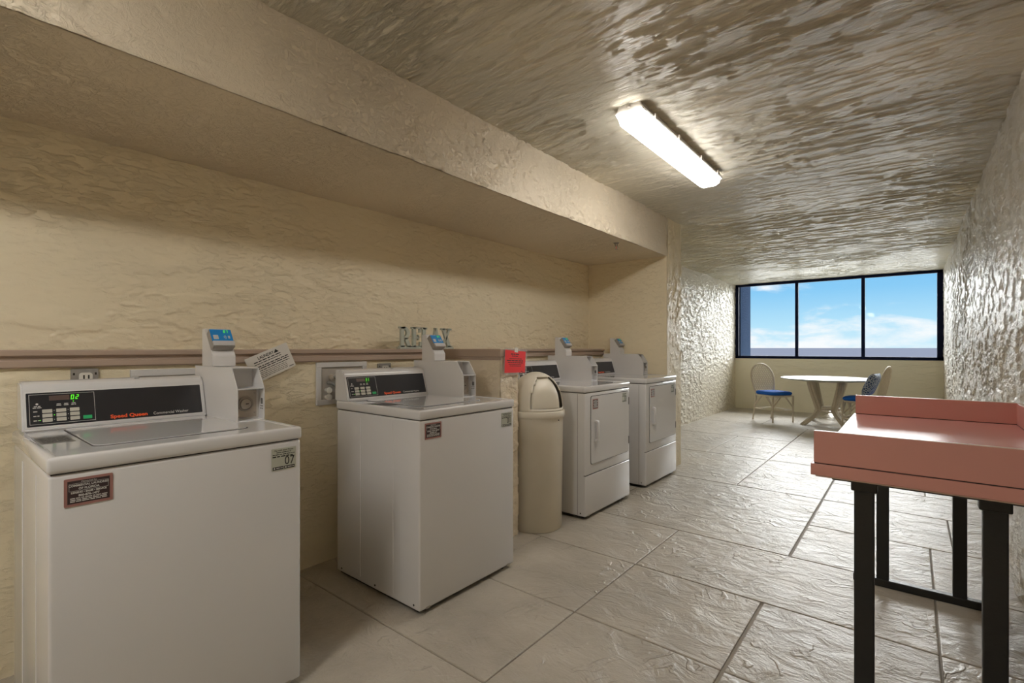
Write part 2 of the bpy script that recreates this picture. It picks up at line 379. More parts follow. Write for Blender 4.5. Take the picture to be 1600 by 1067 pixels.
relief_struct('ceiling', [((-3.1, YB - .2, ZC), (XR + .2, YW + .3, ZC + .2))],
    [relief((-2.86, .3, ZC), (1, 0, 0), (0, 1, 0), (0, 0, -1), 3.30, 10.48, .012, .0068, 6.2, 25, .009, 3)],
    M['ceil'], 'glossy tan ceiling with trowelled stucco strokes', 'ceiling')
relief_struct('wall_right', [((XR, YB - .2, -.1), (XR + .2, YW + .3, ZC + .1))],
    [relief((XR, 1.2, 0), (0, 1, 0), (0, 0, 1), (-1, 0, 0), 9.57, ZC, .015, .010, 9, 20, .010, 21, pmin=.5)],
    M['right'], 'shiny rough stucco wall behind the folding table', 'wall')
mb = MB(); mb.box((-3.1, YB - .2, -.1), (XR + .2, YB, ZC + .1)); struct('wall_back', mb, M['wall_end'], 'tan stucco wall closing the near end', 'wall')
relief_struct('wall_left', [((-3.1, YB - .1, -.1), (XB, YE0 + .05, ZC + .1))],
    [relief((XB, .05, 1.2), (0, 1, 0), (0, 0, 1), (1, 0, 0), YE0 - .05, .97, .008, .006, 9, 22, .007, 31, lo=.49, hi=.55, fine=.3, pmin=.3)],
    M['wall_l'], 'tan stucco wall of the laundry alcove above the ledge', 'wall')
relief_struct('wall_left_lower', [((XB - .05, YB, -.1), (XLO - .004, YE0, 1.175))],
    [relief((XLO - .004, 0, 0), (0, 1, 0), (0, 0, 1), (1, 0, 0), 3.1, 1.16, .010, .008, 7, 14, .004, 35, lo=.5, hi=.58, fine=.25)],
    M['wall_l'], 'thicker lower wall under the ledge behind the washers', 'wall')
relief_struct('wall_alcove_end', [((-3.1, YE0, -.1), (XBM, YE1, ZC + .05))],
    [relief((XB, YE0, 1.0), (1, 0, 0), (0, 0, 1), (0, -1, 0), .9, 1.16, .010, .008, 6, 16, .003, 41, lo=.5, hi=.6),
     relief((XBM, YE0, 0), (0, 1, 0), (0, 0, 1), (1, 0, 0), YE1 - YE0, ZC, .007, .008, 16, 14, .007, 43)],
    M['wall_end'], 'tan end wall of the alcove beside the last dryer', 'wall')
relief_struct('ceiling_soffit', [((XB - .05, YB, ZB), (XBM, YE0 + .01, ZC + .05))],
    [relief((XBM, .15, ZB), (0, 1, 0), (0, 0, 1), (1, 0, 0), YE0 - .15, ZC - ZB, .008, .007, 15, 18, .009, 51, lo=.5, hi=.57, pmin=.2),
     relief((XB, .15, ZB), (1, 0, 0), (0, 1, 0), (0, 0, -1), XBM - XB, YE0 - .15, .012, .010, 6, 14, .003, 55, lo=.5, hi=.6)],
    M['soffit'], 'lowered tan stucco soffit over the laundry alcove', 'ceiling')
relief_struct('wall_far_left', [((-3.1, YE1 - .01, -.1), (XL, YW + .3, ZC + .05))],
    [relief((XL, YE1, 0), (0, 1, 0), (0, 0, 1), (1, 0, 0), YW - YE1, ZC, .014, .010, 14, 22, .009, 61, pmin=.5)],
    M['farleft'], 'shiny stucco side wall between the alcove and the window', 'wall')
# window wall with a drain opening at its foot
mb = MB(); SX0, SX1, SZ = -1.195, -1.10, .085
mb.box((-3.1, YW, -.1), (SX0, YW + .16, 1.02)); mb.box((SX1, YW, -.1), (XR + .2, YW + .16, 1.02)); mb.box((SX0, YW, SZ), (SX1, YW + .16, 1.02))
struct('wall_window', mb, M['far'], 'cream parapet wall under the wide window', 'wall')
# partition
PX, PY0, PY1 = -2.02, 2.355, 2.53
relief_struct('wall_partition', [((XLO - .03, PY0, -.05), (PX, PY1, 1.175))],
    [relief((PX, PY0, 0), (0, 1, 0), (0, 0, 1), (1, 0, 0), PY1 - PY0, 1.17, .006, .006, 12, 20, .007, 71, lo=.48, hi=.55),
     relief((XLO, PY0, .9), (1, 0, 0), (0, 0, 1), (0, -1, 0), PX - XLO, .27, .008, .008, 8, 18, .003, 73, lo=.5, hi=.6)],
    M['pony'], 'low stucco partition between the second washer and the bin', 'wall')
# ledge trim: nosing over a recessed apron
def ledge(mb, a, b, out, y_axis=True):
    pass
mb = MB()
prof = [(0, 1.225), (.022, 1.225), (.026, 1.220), (.026, 1.204), (.021, 1.200), (.012, 1.199), (.010, 1.192), (.010, 1.185), (.016, 1.181), (.018, 1.160), (.014, 1.155), (0, 1.155)]
mb.prism([(XLO + a, z) for a, z in prof], YB, YE0 - .002)
mb.box((XB, YB, 1.176), (XLO + .001, YE0 - .002, 1.2249))
struct('trim_1', mb, M['trim'], 'mauve-brown ledge moulding running along the alcove wall', 'trim')
mb = MB()
mb.box((XLO + .028, PY0 - .012, 1.176), (PX + .012, PY1 + .012, 1.2255), bev=.003)
mb.box((XLO + .028, PY0 - .006, 1.155), (PX + .006, PY0, 1.18)); 
struct('trim_2', mb, M['trim'], 'mauve-brown cap on the low partition', 'trim')

# window
WZ0, WZ1 = 1.02, ZC
mul = [-1.716, -.671]
FY0, FY1 = YW + .01, YW + .07
def wframe():
    w = empty('window_1', (0, FY0, WZ0)); tag(w, 'wide three-pane window in a dark navy frame facing the sea', 'window', kind='structure')
    o = (0, FY0, WZ0)
    def bx(mb, a, b, bev=.004): mb.box([a[i] - o[i] for i in range(3)], [b[i] - o[i] for i in range(3)], bev)
    mb = MB(); t = .055
    bx(mb, (XL, FY0, WZ0), (XR, FY1, WZ0 + t)); bx(mb, (XL, FY0, WZ1 - t), (XR, FY1, WZ1))
    bx(mb, (XL, FY0, WZ0 + .01), (XL + .065, FY1, WZ1 - .01)); bx(mb, (XR - .085, FY0, WZ0 + .01), (XR, FY1, WZ1 - .01))
    for x in mul: bx(mb, (x - .027, FY0 + .005, WZ0 + .02), (x + .027, FY1 - .005, WZ1 - .02))
    mb.build('window_frame', M['frame'], w)
    xs = [XL + .04] + mul + [XR - .05]
    for a, b in zip(xs, xs[1:]):
        mb = MB(); bx(mb, (a, FY0 + .028, WZ0 + .03), (b, FY0 + .034, WZ1 - .03), 0); mb.build('window_pane', M['glass'], w)
    return w
wframe()

# outside: fin, added terrace and sea
mb = MB(); mb.box((-3.3, YW + .16, -.2), (-2.765, 11.75, 3.2)); struct('wall_outside', mb, M['fin'], 'stucco fin with its blue shade painted in, seen through the left window pane', 'wall')
mb = MB(); mb.box((-30, YW + .3, -.3), (30, 50, -.06)); struct('bounce_slab', mb, M['deck'], 'added unseen pale terrace slab below the window', 'reflector')  # hidden slab added to bounce daylight up to the ceiling
mb = MB()
mb.box((-30000, 60, -14.2), (30000, 60000, -14))
struct('sea', mb, M['sea'], 'calm grey-blue sea reaching the horizon beyond the window', 'sea')

# ------------------------------------------------------------------ laundry machines
FR = basis((0, 0, 0), (0, 1, 0), (0, 0, 1), (1, 0, 0))       # (y, z, out) on a front face

def lettering_label(parent, y0, z0, w, h, number, front, big=True):
    Mx = basis((front, y0, z0), (0, 1, 0), (0, 0, 1), (1, 0, 0))
    p = MB().rrect(0, 0, w, h, .002, 0, .0008, Mx).build('number_label', M['label'], parent)
    mb = MB(); T = dict(z=.0008)
    mb.text('Pay with your Phone', .0088, w * .5, h * .87, Mx, 'CENTER', z=.001, sx=.92)
    mb.words(w * .2, w * .8, h * .79, .0035, Mx, seed=2, z=.0008)
    mb.words(w * .04, w * .96, h * .70, .0035, Mx, seed=3, z=.0008)
    mb.words(w * .04, w * .96, h * .60, .0055, Mx, seed=4, z=.0008)
    mb.text(number, .043, w * .52, h * .22, Mx, z=.001, sx=.86)
    for a in (0, 1):
        x = w * (.05 + a * .46); mb.prism([(x, h * .04), (x + w * .43, h * .04), (x + w * .43, h * .17), (x, h * .17)], .0008, .0012, Mx=Mx)
    mb.build('lettering', M['print_k'], p)
    mb = MB()
    for a in (0, 1):
        x = w * (.05 + a * .46); mb.rrect(x + .003, h * .065, x + .008, h * .145, .002, .0012, .0015, Mx); mb.words(x + .012, x + w * .40, h * .09, .0035, Mx, z=.0012, seed=5 + a)
    mb.build('badge_print', M['print_w'], p)
    return p

def service_sticker(parent, y0, z0, w, h, front):
    Mx = basis((front, y0, z0), (0, 1, 0), (0, 0, 1), (1, 0, 0))
    p = MB().rrect(0, 0, w, h, .003, 0, .0008, Mx).build('service_sticker', M['st_pink'], parent)
    b = .007; mb = MB(); mb.prism([(b, b), (w - b, b), (w - b, h - b), (b, h - b)], .0008, .0012, Mx=Mx); mb.build('sticker_field', M['st_dark'], p)
    mb = MB(); z = .0014; c = w / 2
    mb.text('Maintained by', .0058, c, h * .83, Mx, 'CENTER', z=z)
    mb.text('COMMERCIAL LAUNDRIES', .0078, c, h * .70, Mx, 'CENTER', z=z, bold=.0002, sx=.92 * w / .103)
    mb.text('OF FLORIDA', .0078, c, h * .58, Mx, 'CENTER', z=z, bold=.0002)
    mb.text('LEASING \u2022 SALES \u2022 SERVICE', .0066, c, h * .455, Mx, 'CENTER', z=z, bold=.0003, sx=.95 * w / .103)
    mb.text('800-876-1477', .0078, c, h * .335, Mx, 'CENTER', z=z, bold=.0003)
    x0, x1, y0_, y1_ = .010, w - .010, h * .54, h * .80
    for q in ([(x0, y0_), (x1, y0_), (x1, y0_ + .0006), (x0, y0_ + .0006)], [(x0, y1_), (x1, y1_), (x1, y1_ + .0006), (x0, y1_ + .0006)], [(x0, y0_), (x0 + .0006, y0_), (x0 + .0006, y1_), (x0, y1_)], [(x1 - .0006, y0_), (x1, y0_), (x1, y1_), (x1 - .0006, y1_)]):
        mb.prism(q, .0012, .0016, Mx=Mx)
    for i, f in enumerate((.265, .205, .15)): mb.words(w * .12, w * .88, h * f, .0032, Mx, seed=9 + i, z=.0012)
    mb.build('lettering', M['print_w'], p)
    return p

SEG = {'0': 'abcdef', '1': 'bc', '2': 'abged', '3': 'abgcd', '4': 'fgbc', '5': 'afgcd', '6': 'afgedc', '7': 'abc', '8': 'abcdefg', '9': 'abcfgd'}
def digits(mb, s_, x, y, h, Mx, z):
    w = h * .52; t = h * .13; sh = .12
    for ch in s_:
        for g in SEG[ch]:
            x0, y0, x1, y1 = {'a': (t, h - t, w - t, h), 'd': (t, 0, w - t, t), 'g': (t, h / 2 - t / 2, w - t, h / 2 + t / 2), 'f': (0, h / 2, t, h), 'e': (0, 0, t, h / 2), 'b': (w - t, h / 2, w, h), 'c': (w - t, 0, w, h / 2)}[g]
            mb.prism([(x + a + sh * b, y + b) for a, b in ((x0, y0), (x1, y0), (x1, y1), (x0, y1))], z, z + .0006, Mx=Mx)
        x += h * .78
    return mb

def machine(name, label, cat, group, Xf, Y0, w, zd, kind, display, number, reader_txt, coin_y):
    """zd = height of the work top; local frame: x<0 goes back, y along the wall"""
    R = empty(name, (Xf, Y0, 0)); tag(R, label, cat, group)
    dep = .69; zs = zd - .045
    # feet
    for fx in (-.05, -dep + .06):
        for fy in (.06, w - .06):
            MB().lathe([(0, 0), (.02, 0), (.022, .006), (.014, .012), (.012, .04), (0, .04)], 14, (fx, fy, 0)).build('foot', M['gap'], R, auto=40)
    # cabinet
    mb = MB(); mb.box((-dep, 0, .022), (0, w, zs - .003), bev=.009, seg=3)
    if kind == 'washer':
        for xx in (-.20, -.47): mb.box((xx, -.0022, .05), (xx + .006, .003, zs - .03), bev=.001, seg=1)
    cab = mb.build('cabinet', M['enamel'], R, auto=35)
    MB().box((-dep + .02, .012, .012), (-.02, w - .012, .024)).build('base_pan', M['gap'], R)
    MB().box((-dep + .008, .006, zs - .008), (-.008, w - .006, zs + .002)).build('top_gasket', M['gap'], R)
    # little base screws on the side and the front
    for xx in (-.04, -.34, -dep + .05):
        MB().lathe([(0, -.0015), (.0045, -.001), (.005, .001), (0, .0012)], 10, Mx=basis((xx, -.0015, .045), (1, 0, 0), (0, 0, 1), (0, -1, 0))).build('screw', M['gap'], R)
    for yy in (.05, w - .05):
        MB().box((-.004, yy - .012, .024), (.002, yy + .012, .032)).build('clip', M['steel'], R)
    # work top with a slightly sunk deck
    bm_ = MB(); bm_.box((-dep - .004, -.004, zs), (.004, w + .004, zd), bev=.010, seg=3)
    f = max((f for f in bm_.bm.faces if f.normal.z > .99 or (f.calc_center_median().z > zd - .001)), key=lambda f: f.calc_area())
    bmesh.ops.inset_individual(bm_.bm, faces=[f], thickness=.016, depth=0.)
    bmesh.ops.inset_individual(bm_.bm, faces=[f], thickness=.005, depth=-.003 if f.normal.z > 0 else .003)
    top = bm_.build('work_top', M['deck_enamel'], R, auto=35)
    zt = zd - .003
    TOP = basis((0, 0, zt), (1, 0, 0), (0, 1, 0), (0, 0, 1))
    if kind == 'washer':
        MB().rrect(-.60, .113, -.117, .553, .03, -.001, .0012, TOP, 6).build('lid_groove', M['gap'], R)
        mb = MB(); mb.rrect(-.597, .116, -.120, .55, .03, 0, .004, TOP, 6)
        lid = mb.build('lid', M['deck_enamel'], R, auto=30)
        tagp = MB().rrect(-.43, .022, -.285, .100, .002, 0, .0008, TOP).build('warning_label', M['print_g'], R)
        mb = MB(); Mt = basis((-.30, .026, zt + .0008), (0, 1, 0), (-1, 0, 0), (0, 0, 1))
        for i in range(9): mb.words(.002, .068, .008 + i * .0125, .007 if i in (0, 4) else .0045, Mt, seed=30 + i)
        mb.build('lettering', M['print_k'], tagp)
    # console
    cy1 = coin_y[0] - .001
    z0 = zd - .003
    prof = [(-.600, z0), (-.6445, zd + .143), (-.650, zd + .154), (-.664, zd + .164), (-.690, zd + .168), (-.726, zd + .168), (-.730, z0)]
    con = MB().prism(prof, .012, cy1, bev=.005).build('control_console', M['enamel'], R, auto=35)
    ln = math.hypot(.0445, .146); V = (-.0445 / ln, 0, .146 / ln); W = (V[2], 0, -V[0])
    C = basis((-.600, 0, z0), (0, 1, 0), V, W)
    MB().rrect(.019, .013, cy1 - .012, .143, .006, 0, .0012, C).build('bezel', M['plastic_w'], con)
    MB().rrect(.024, .018, cy1 - .017, .138, .003, .0005, .002, C).build('control_panel', M['panel'], con)
    z = .002
    mb = MB(); t = .0012
    fx0, fx1, fy0, fy1 = .031, .207, .025, .132
    for q in ((fx0, fy0, fx1, fy0 + t), (fx0, fy1 - t, fx1, fy1), (fx0, fy0, fx0 + t, fy1), (fx1 - t, fy0, fx1, fy1)):
        mb.prism([(q[0], q[1]), (q[2], q[1]), (q[2], q[3]), (q[0], q[3])], z, z + .0005, Mx=C)
    mb.build('panel_outline', M['panel_line'], con)
    MB().rrect(.083, .108, .137, .1255, .001, z, z + .0006, C).build('display', M['led_red'] if display else M['gap'], con)
    if display:
        digits(MB(), display, .140, .1085, .0165, C, z).build('display_digits', M['led'], con)
    for xa, xb in ((.0635, .0895), (.100, .1263), (.1365, .1625)):
        for ya in (.0325, .0485, .0645):
            k = MB().rrect(xa, ya, xb, ya + .0125, .0015, z, z + .0012, C).build('button', M['key'], con)
    MB().rrect(.172, .0325, .197, .0450, .0015, z, z + .0014, C).build('start_button', M['green_key'], con)
    mb = MB()
    for ya in (.0375, .0535, .0695):
        mb.words(.041, .056, ya, .0038, C, seed=int(ya * 1e4), z=z)
        for xx in (.0945, .1315): mb.lathe([(0, 0), (.0012, 0), (.0012, .0006), (0, .0006)], 8, Mx=C @ Matrix.Translation((xx, ya + .002, z)))
    mb.words(.040, .066, .083, .0035, C, seed=3, z=z); mb.words(.043, .062, .088, .0035, C, seed=4, z=z)
    mb.lathe([(0, 0), (.0035, 0), (.0035, .0006), (0, .0006)], 10, Mx=C @ Matrix.Translation((.051, .0975, z)))
    for xx in (.107, .127, .147):
        mb.words(xx - .006, xx + .007, .088, .0035, C, seed=int(xx * 999), z=z); mb.words(xx - .005, xx + .006, .093, .0035, C, seed=int(xx * 991), z=z)
    mb.text('Commercial Washer' if kind == 'washer' else 'Commercial Dryer', .0155, .385, .0255, C, z=z + .0002, sx=.93)
    mb.build('lettering', M['print_w'], con)
    MB().text('Speed Queen', .0185, .250, .0255, C, z=z + .0002, bold=.0006, sx=1.15).build('brand_lettering', M['orange'], con)
    if display:
        for xx, ya in ((.0575, .0395), (.0945, .0555), (.147, .101)): MB().lathe([(0, .0005), (.0017, .0005), (.0017, .001), (0, .001)], 8, Mx=C @ Matrix.Translation((xx, ya, z))).build('indicator', M['led'], con)
    # keyhole on the console's top edge
    K = basis((-.668, .345, zd + .1655), (1, 0, .5), (0, 1, 0), (.4, 0, .9))
    MB().lathe([(0, 0), (.009, 0), (.009, .001), (.007, .002), (0, .002)], 16, Mx=K).build('lock_bezel', M['plastic_w'], con)
    MB().lathe([(0, .002), (.0048, .002), (.0048, .0026), (0, .0026)], 12, Mx=K).build('keyhole', M['gap'], con)
    # coin box
    a, b = coin_y; zf = zd + .125; zt2 = zd + .210
    full = [(-.745, z0), (-.295, z0), (-.295, zf), (-.350, zt2 - .003), (-.745, zt2)]
    mb = MB(); mb.prism(full, a, a + .003); mb.prism(full, b - .003, b)
    mb.box((-.745, a + .003, z0), (-.345, b - .003, zf - .002)); mb.box((-.745, a + .003, zf - .003), (-.405, b - .003, zt2 - .003))
    mb.box((-.40, a + .003, zf - .002), (-.296, b - .003, zf + .001)); mb.prism([(-.41, zt2 - .003), (-.350, zt2 - .006), (-.350, zt2 - .003), (-.41, zt2 - .0005)], a + .003, b - .003)
    mb.box((-.35, a + .003, z0), (-.296, b - .003, z0 + .004))
    cb = mb.build('coin_box', M['plastic_w'], R)
    ym = (a + b) / 2
    LP = basis((-.345, 0, 0), (0, 1, 0), (0, 0, 1), (1, 0, 0))
    MB().rrect(a + .006, zd + .008, b - .012, zf - .008, .002, 0, .002, LP).build('lock_plate', M['lockplate'], cb)
    LK = basis((-.343, ym - .004, zd + .062), (0, 1, 0), (0, 0, 1), (1, 0, 0))
    mb = MB(); mb.lathe([(0, 0), (.030, 0), (.030, .003), (.027, .006), (.023, .006), (.022, .002), (.020, .002), (.020, .010), (.016, .012), (0, .012)], 28, Mx=LK)
    mb.build('lock', M['steel'], cb, auto=35)
    MB().box((.012, 0, 0), (.0135, .011, .0035), Mx=basis((-.343, ym - .006, zd + .061), (1, 0, 0), (0, 1, 0), (0, 0, 1))).build('keyhole', M['gap'], cb)
    for zz in (.025, .105):
        MB().lathe([(0, 0), (.004, 0), (.004, .002), (0, .003)], 10, Mx=basis((-.343, b - .018, zd + zz), (0, 1, 0), (0, 0, 1), (1, 0, 0))).build('bolt', M['steel'], cb)
    mb = MB(); mb.box((-.404, a + .010, zf + .01), (-.4025, a + .0125, zf + .068)); mb.box((-.404, a + .0075, zf + .018), (-.4022, a + .0145, zf + .032))
    mb.build('coin_slot', M['gap'], cb)
    mb = MB(); S = basis((0, b - .0031, 0), (-1, 0, 0), (0, 0, 1), (0, -1, 0))
    mb.rrect(.305, zd + .060, .322, zd + .084, .004, 0, .0004, S); mb.words(.303, .328, zd + .040, .005, S, seed=8); mb.words(.303, .328, zd + .050, .005, S, seed=9)
    mb.build('side_print', M['print_g'], cb)
    # card reader tower
    ta, tb = a + .002, b - .010
    tw = MB().prism([(-.67, zt2 - .002), (-.55, zt2 - .002), (-.55, zt2 + .042), (-.632, zt2 + .158), (-.640, zt2 + .162), (-.67, zt2 + .162)], ta, tb, bev=.0025).build('reader_tower', M['plastic_w'], R, auto=35)
    l2 = math.hypot(.082, .116); V2 = (-.082 / l2, 0, .116 / l2); W2 = (V2[2], 0, -V2[0])
    Q = basis((-.55, 0, zt2 + .042), (0, 1, 0), V2, W2); c = (ta + tb) / 2 - .002
    mb = MB(); mb.rrect(c - .044, .030, c + .044, .122, .006, 0, .022, Q)
    mb.prism([(c - .043, .031), (c + .043, .031), (c + .043, .121), (c - .043, .121)], .02, .030, Mx=Q)
    rd = mb.build('card_reader', M['grey_pl'], tw)
    MB().rrect(c - .042, .058, c + .042, .120, .003, .029, .0315, Q).build('reader_screen', M['blue_scr'], tw)
    MB().rrect(c - .042, .033, c + .042, .056, .003, .029, .037, Q).build('card_slot_cover', M['lightgrey'], tw)
    digits(MB(), reader_txt, c + .010, .102, .013, Q, .0316).build('display_digits', M['led'], tw)
    mb = MB(); mb.rrect(c - .034, .068, c - .014, .090, .002, .0315, .032, Q)
    for i, r_ in enumerate((.004, .008, .012)):
        pts = [(c + .004 + r_ * math.cos(t_), .079 + r_ * math.sin(t_)) for t_ in [math.radians(-50 + 20 * k) for k in range(6)]]
        pts += [(c + .004 + (r_ + .0018) * math.cos(t_), .079 + (r_ + .0018) * math.sin(t_)) for t_ in [math.radians(50 - 20 * k) for k in range(6)]]
        mb.prism(pts, .0315, .032, Mx=Q)
    mb.prism([(c + .024, .072), (c + .032, .072), (c + .032, .086), (c + .024, .086)], .0315, .032, Mx=Q)
    mb.build('reader_symbols', M['lightgrey'], tw)
    # front
    if kind == 'washer':
        service_sticker(R, .030, zs - .092, .103, .075, .0005)
        lettering_label(R, coin_y[0] - .004, zs - .102, .088, .078, number, .0005)
    else:
        dz0, dz1, dy0, dy1 = .39, zs - .030, .075, w - .030
        MB().rrect(dy0 - .004, dz0 - .004, dy1 + .004, dz1 + .004, .02, -.002, .0015, FR).build('door_gap', M['gap'], R)
        dr = MB().rrect(dy0, dz0, dy1, dz1, .018, .0, .006, FR, 6).build('door', M['enamel'], R, auto=30)
        mb = MB(); hy = dy0 + .062
        mb.prism([(.006, .545), (.030, .550), (.034, .560), (.034, .69), (.030, .70), (.006, .705), (.006, .690), (.020, .683), (.020, .567), (.006, .560)], hy - .014, hy + .014, bev=.003)
        mb.build('door_handle', M['plastic_w'], dr, auto=40)
        for zz in (.48, .80):
            MB().box((.0, w - .022, zz - .030), (.005, w - .014, zz + .030), bev=.001).build('hinge', M['gap'], R)
        MB().box((-.014, -.0008, .315), (.001, w + .0008, .3195)).build('toe_seam', M['gap'], R)
        MB().box((-.05, .0015, .03), (.003, w - .0015, .315), bev=.006, seg=3).build('toe_panel', M['enamel'], R, auto=35)
        MB().box((-.066, -.0006, .03), (-.064, .002, zs - .01)).build('side_seam', M['gap'], R)
        service_sticker(dr, dy0 + .018, dz1 - .095, .080, .075, .0062)
        lettering_label(dr, dy1 - .112, dz1 - .083, .075, .075, number, .0062)
    return R

G = 'coin-operated laundry machines along the alcove'
machine('washing_machine', 'nearest white top-loading washer, number label 07, display lit green', 'washing machine', 'white top-loading washers', -1.74, .222, .680, .945, 'washer', '02', '07', '07', (.577, .681))
machine('washing_machine', 'white top-loading washer numbered 01 standing against the low partition', 'washing machine', 'white top-loading washers', -1.74, 1.463, .682, .945, 'washer', '31', '01', '01', (.579, .683))
machine('clothes_dryer', 'white front-door dryer standing next to the cream bin', 'dryer', 'white clothes dryers', -1.80, 3.03, .703, .955, 'dryer', '', '03', '03', (.598, .702))
machine('clothes_dryer', 'last white dryer, against the alcove end wall', 'dryer', 'white clothes dryers', -1.80, 4.055, .710, .962, 'dryer', '', '05', '05', (.605, .709))

# ------------------------------------------------------------------ things on the alcove wall
def plane_basis(c, U, V): 
    U = Vector(U).normalized(); V = Vector(V); V = (V - U * V.dot(U)).normalized(); return basis(c, U, V, U.cross(V))

def outlet_box(y0, y1, z0, z1, label):
    o = empty('wall_outlet', (XLO, (y0 + y1) / 2, z0)); tag(o, label, 'electrical outlet')
    w = (y1 - y0) / 2; h = z1 - z0; Mx = basis((0, 0, 0), (0, 1, 0), (0, 0, 1), (1, 0, 0))
    MB().rrect(-w, 0, w, h, .004, -.01, .012, Mx).build('faceplate', M['outlet'], o)
    MB().rrect(-w * .45, h * .15, w * .55, h * .75, .01, .012, .016, Mx).build('socket', M['paper'], o)
    for a in (-.1, .25): MB().box((.016, w * a - .002, h * .35), (.0165, w * a + .003, h * .6)).build('socket_slot', M['gap'], o)
    for a in (-.8, .8): MB().box((.012, w * a - .003, h * .6), (.0125, w * a + .003, h * .75)).build('screw_hole', M['gap'], o)
outlet_box(.40, .485, 1.085, 1.148, 'small grey outlet under the ledge behind the washer numbered 07')
outlet_box(1.86, 1.955, 1.075, 1.135, 'small grey outlet behind the console of the washer numbered 01')

def water_box(y0, y1, z0, z1, label, pipes=True):
    o = empty('water_supply_box', (XLO, y0, z0)); tag(o, label, 'utility box')
    w, h = y1 - y0, z1 - z0; b = .03
    mb = MB()
    for q in ((0, 0, w, b), (0, h - b, w, h), (0, b, b, h - b), (w - b, b, w, h - b)): mb.box((-.002, q[0], q[1]), (.012, q[2], q[3]), bev=.002, seg=1)
    mb.build('box_frame', M['plastic_w'], o)
    mb = MB(); mb.box((-.002, b, b), (.0015, w - b, h - b)); mb.build('box_back', M['box_in'], o)
    if pipes:
        for yy, zz in ((.062, .085), (.062, .045)):
            mb = MB(); mb.tube([(.002, yy, zz), (.03, yy, zz)], .010, 10); mb.lathe([(0, 0), (.017, .001), (.018, .012), (0, .014)], 12, Mx=basis((.028, yy, zz), (0, 1, 0), (0, 0, 1), (1, 0, 0)))
            mb.build('valve', M['paper'], o, auto=40)
        pts = [(.035, .05, .13), (.045, .075, .125), (.05, .10, .10), (.05, .125, .06), (.05, .14, .0), (.05, .145, -.08)]
        MB().tube(pts, .009, 8).build('hose', M['hose'], o, smooth=True)
        MB().tube([(.002, .10, .16), (.03, .10, .16), (.045, .12, .15), (.05, .15, .10), (.05, .17, 0)], .011, 8).build('hose', M['hose'], o, smooth=True)
        MB().lathe([(0, 0), (.02, 0), (.02, .02), (0, .025)], 12, Mx=basis((.01, .09, .155), (0, 1, 0), (0, 0, 1), (1, 0, 0))).build('valve', M['lockplate'], o)
water_box(1.445, 1.775, .905, 1.150, 'white recessed water box with grey hoses left of the washer numbered 01')
water_box(.592, .90, .90, 1.138, 'white water box mostly hidden behind the washer numbered 07', pipes=False)

# instruction card leaning on the ledge
U = Vector((0, .21, .09)).normalized(); 
cc = Vector((XLO + .034, 1.055, 1.155))
Mx = plane_basis((0, 0, 0), (0, .92, .39), (-.02, -.39, .92))
card = MB().prism([(0, -.115), (.23, -.115), (.23, .02), (0, .02)], 0, .0012, Mx=Mx).build('instruction_card', M['paper'], None, loc=cc)
tag(card, 'tilted white instruction card on the ledge beside the nearest coin box', 'card')
Mt = Mx @ Matrix.Translation((0, 0, .0012))
mb = MB(); mb.text('LAUNDRY', .021, .105, -.008, Mt, 'CENTER', z=.0002, sx=.9, bold=.0004)
mb.prism([(.148, -.008), (.162, .010), (.176, -.008)], 0, .0004, Mx=Mt)
for i, y in enumerate((-.020, -.031, -.046, -.056, -.067)): mb.words(.035 - .002 * i, .20 + (.012 if i > 1 else -.02), y, .0065 if i in (0, 2, 3) else .005, Mt, seed=50 + i)
mb.build('lettering', M['print_k'], card)
mb = MB()
for i, y in enumerate((-.077, -.086, -.095, -.103)): mb.words(.03, .19, y, .004, Mt, seed=60 + i)
mb.words(.195, .222, -.106, .006, Mt, seed=77)
mb.build('small_print', M['print_g'], card)

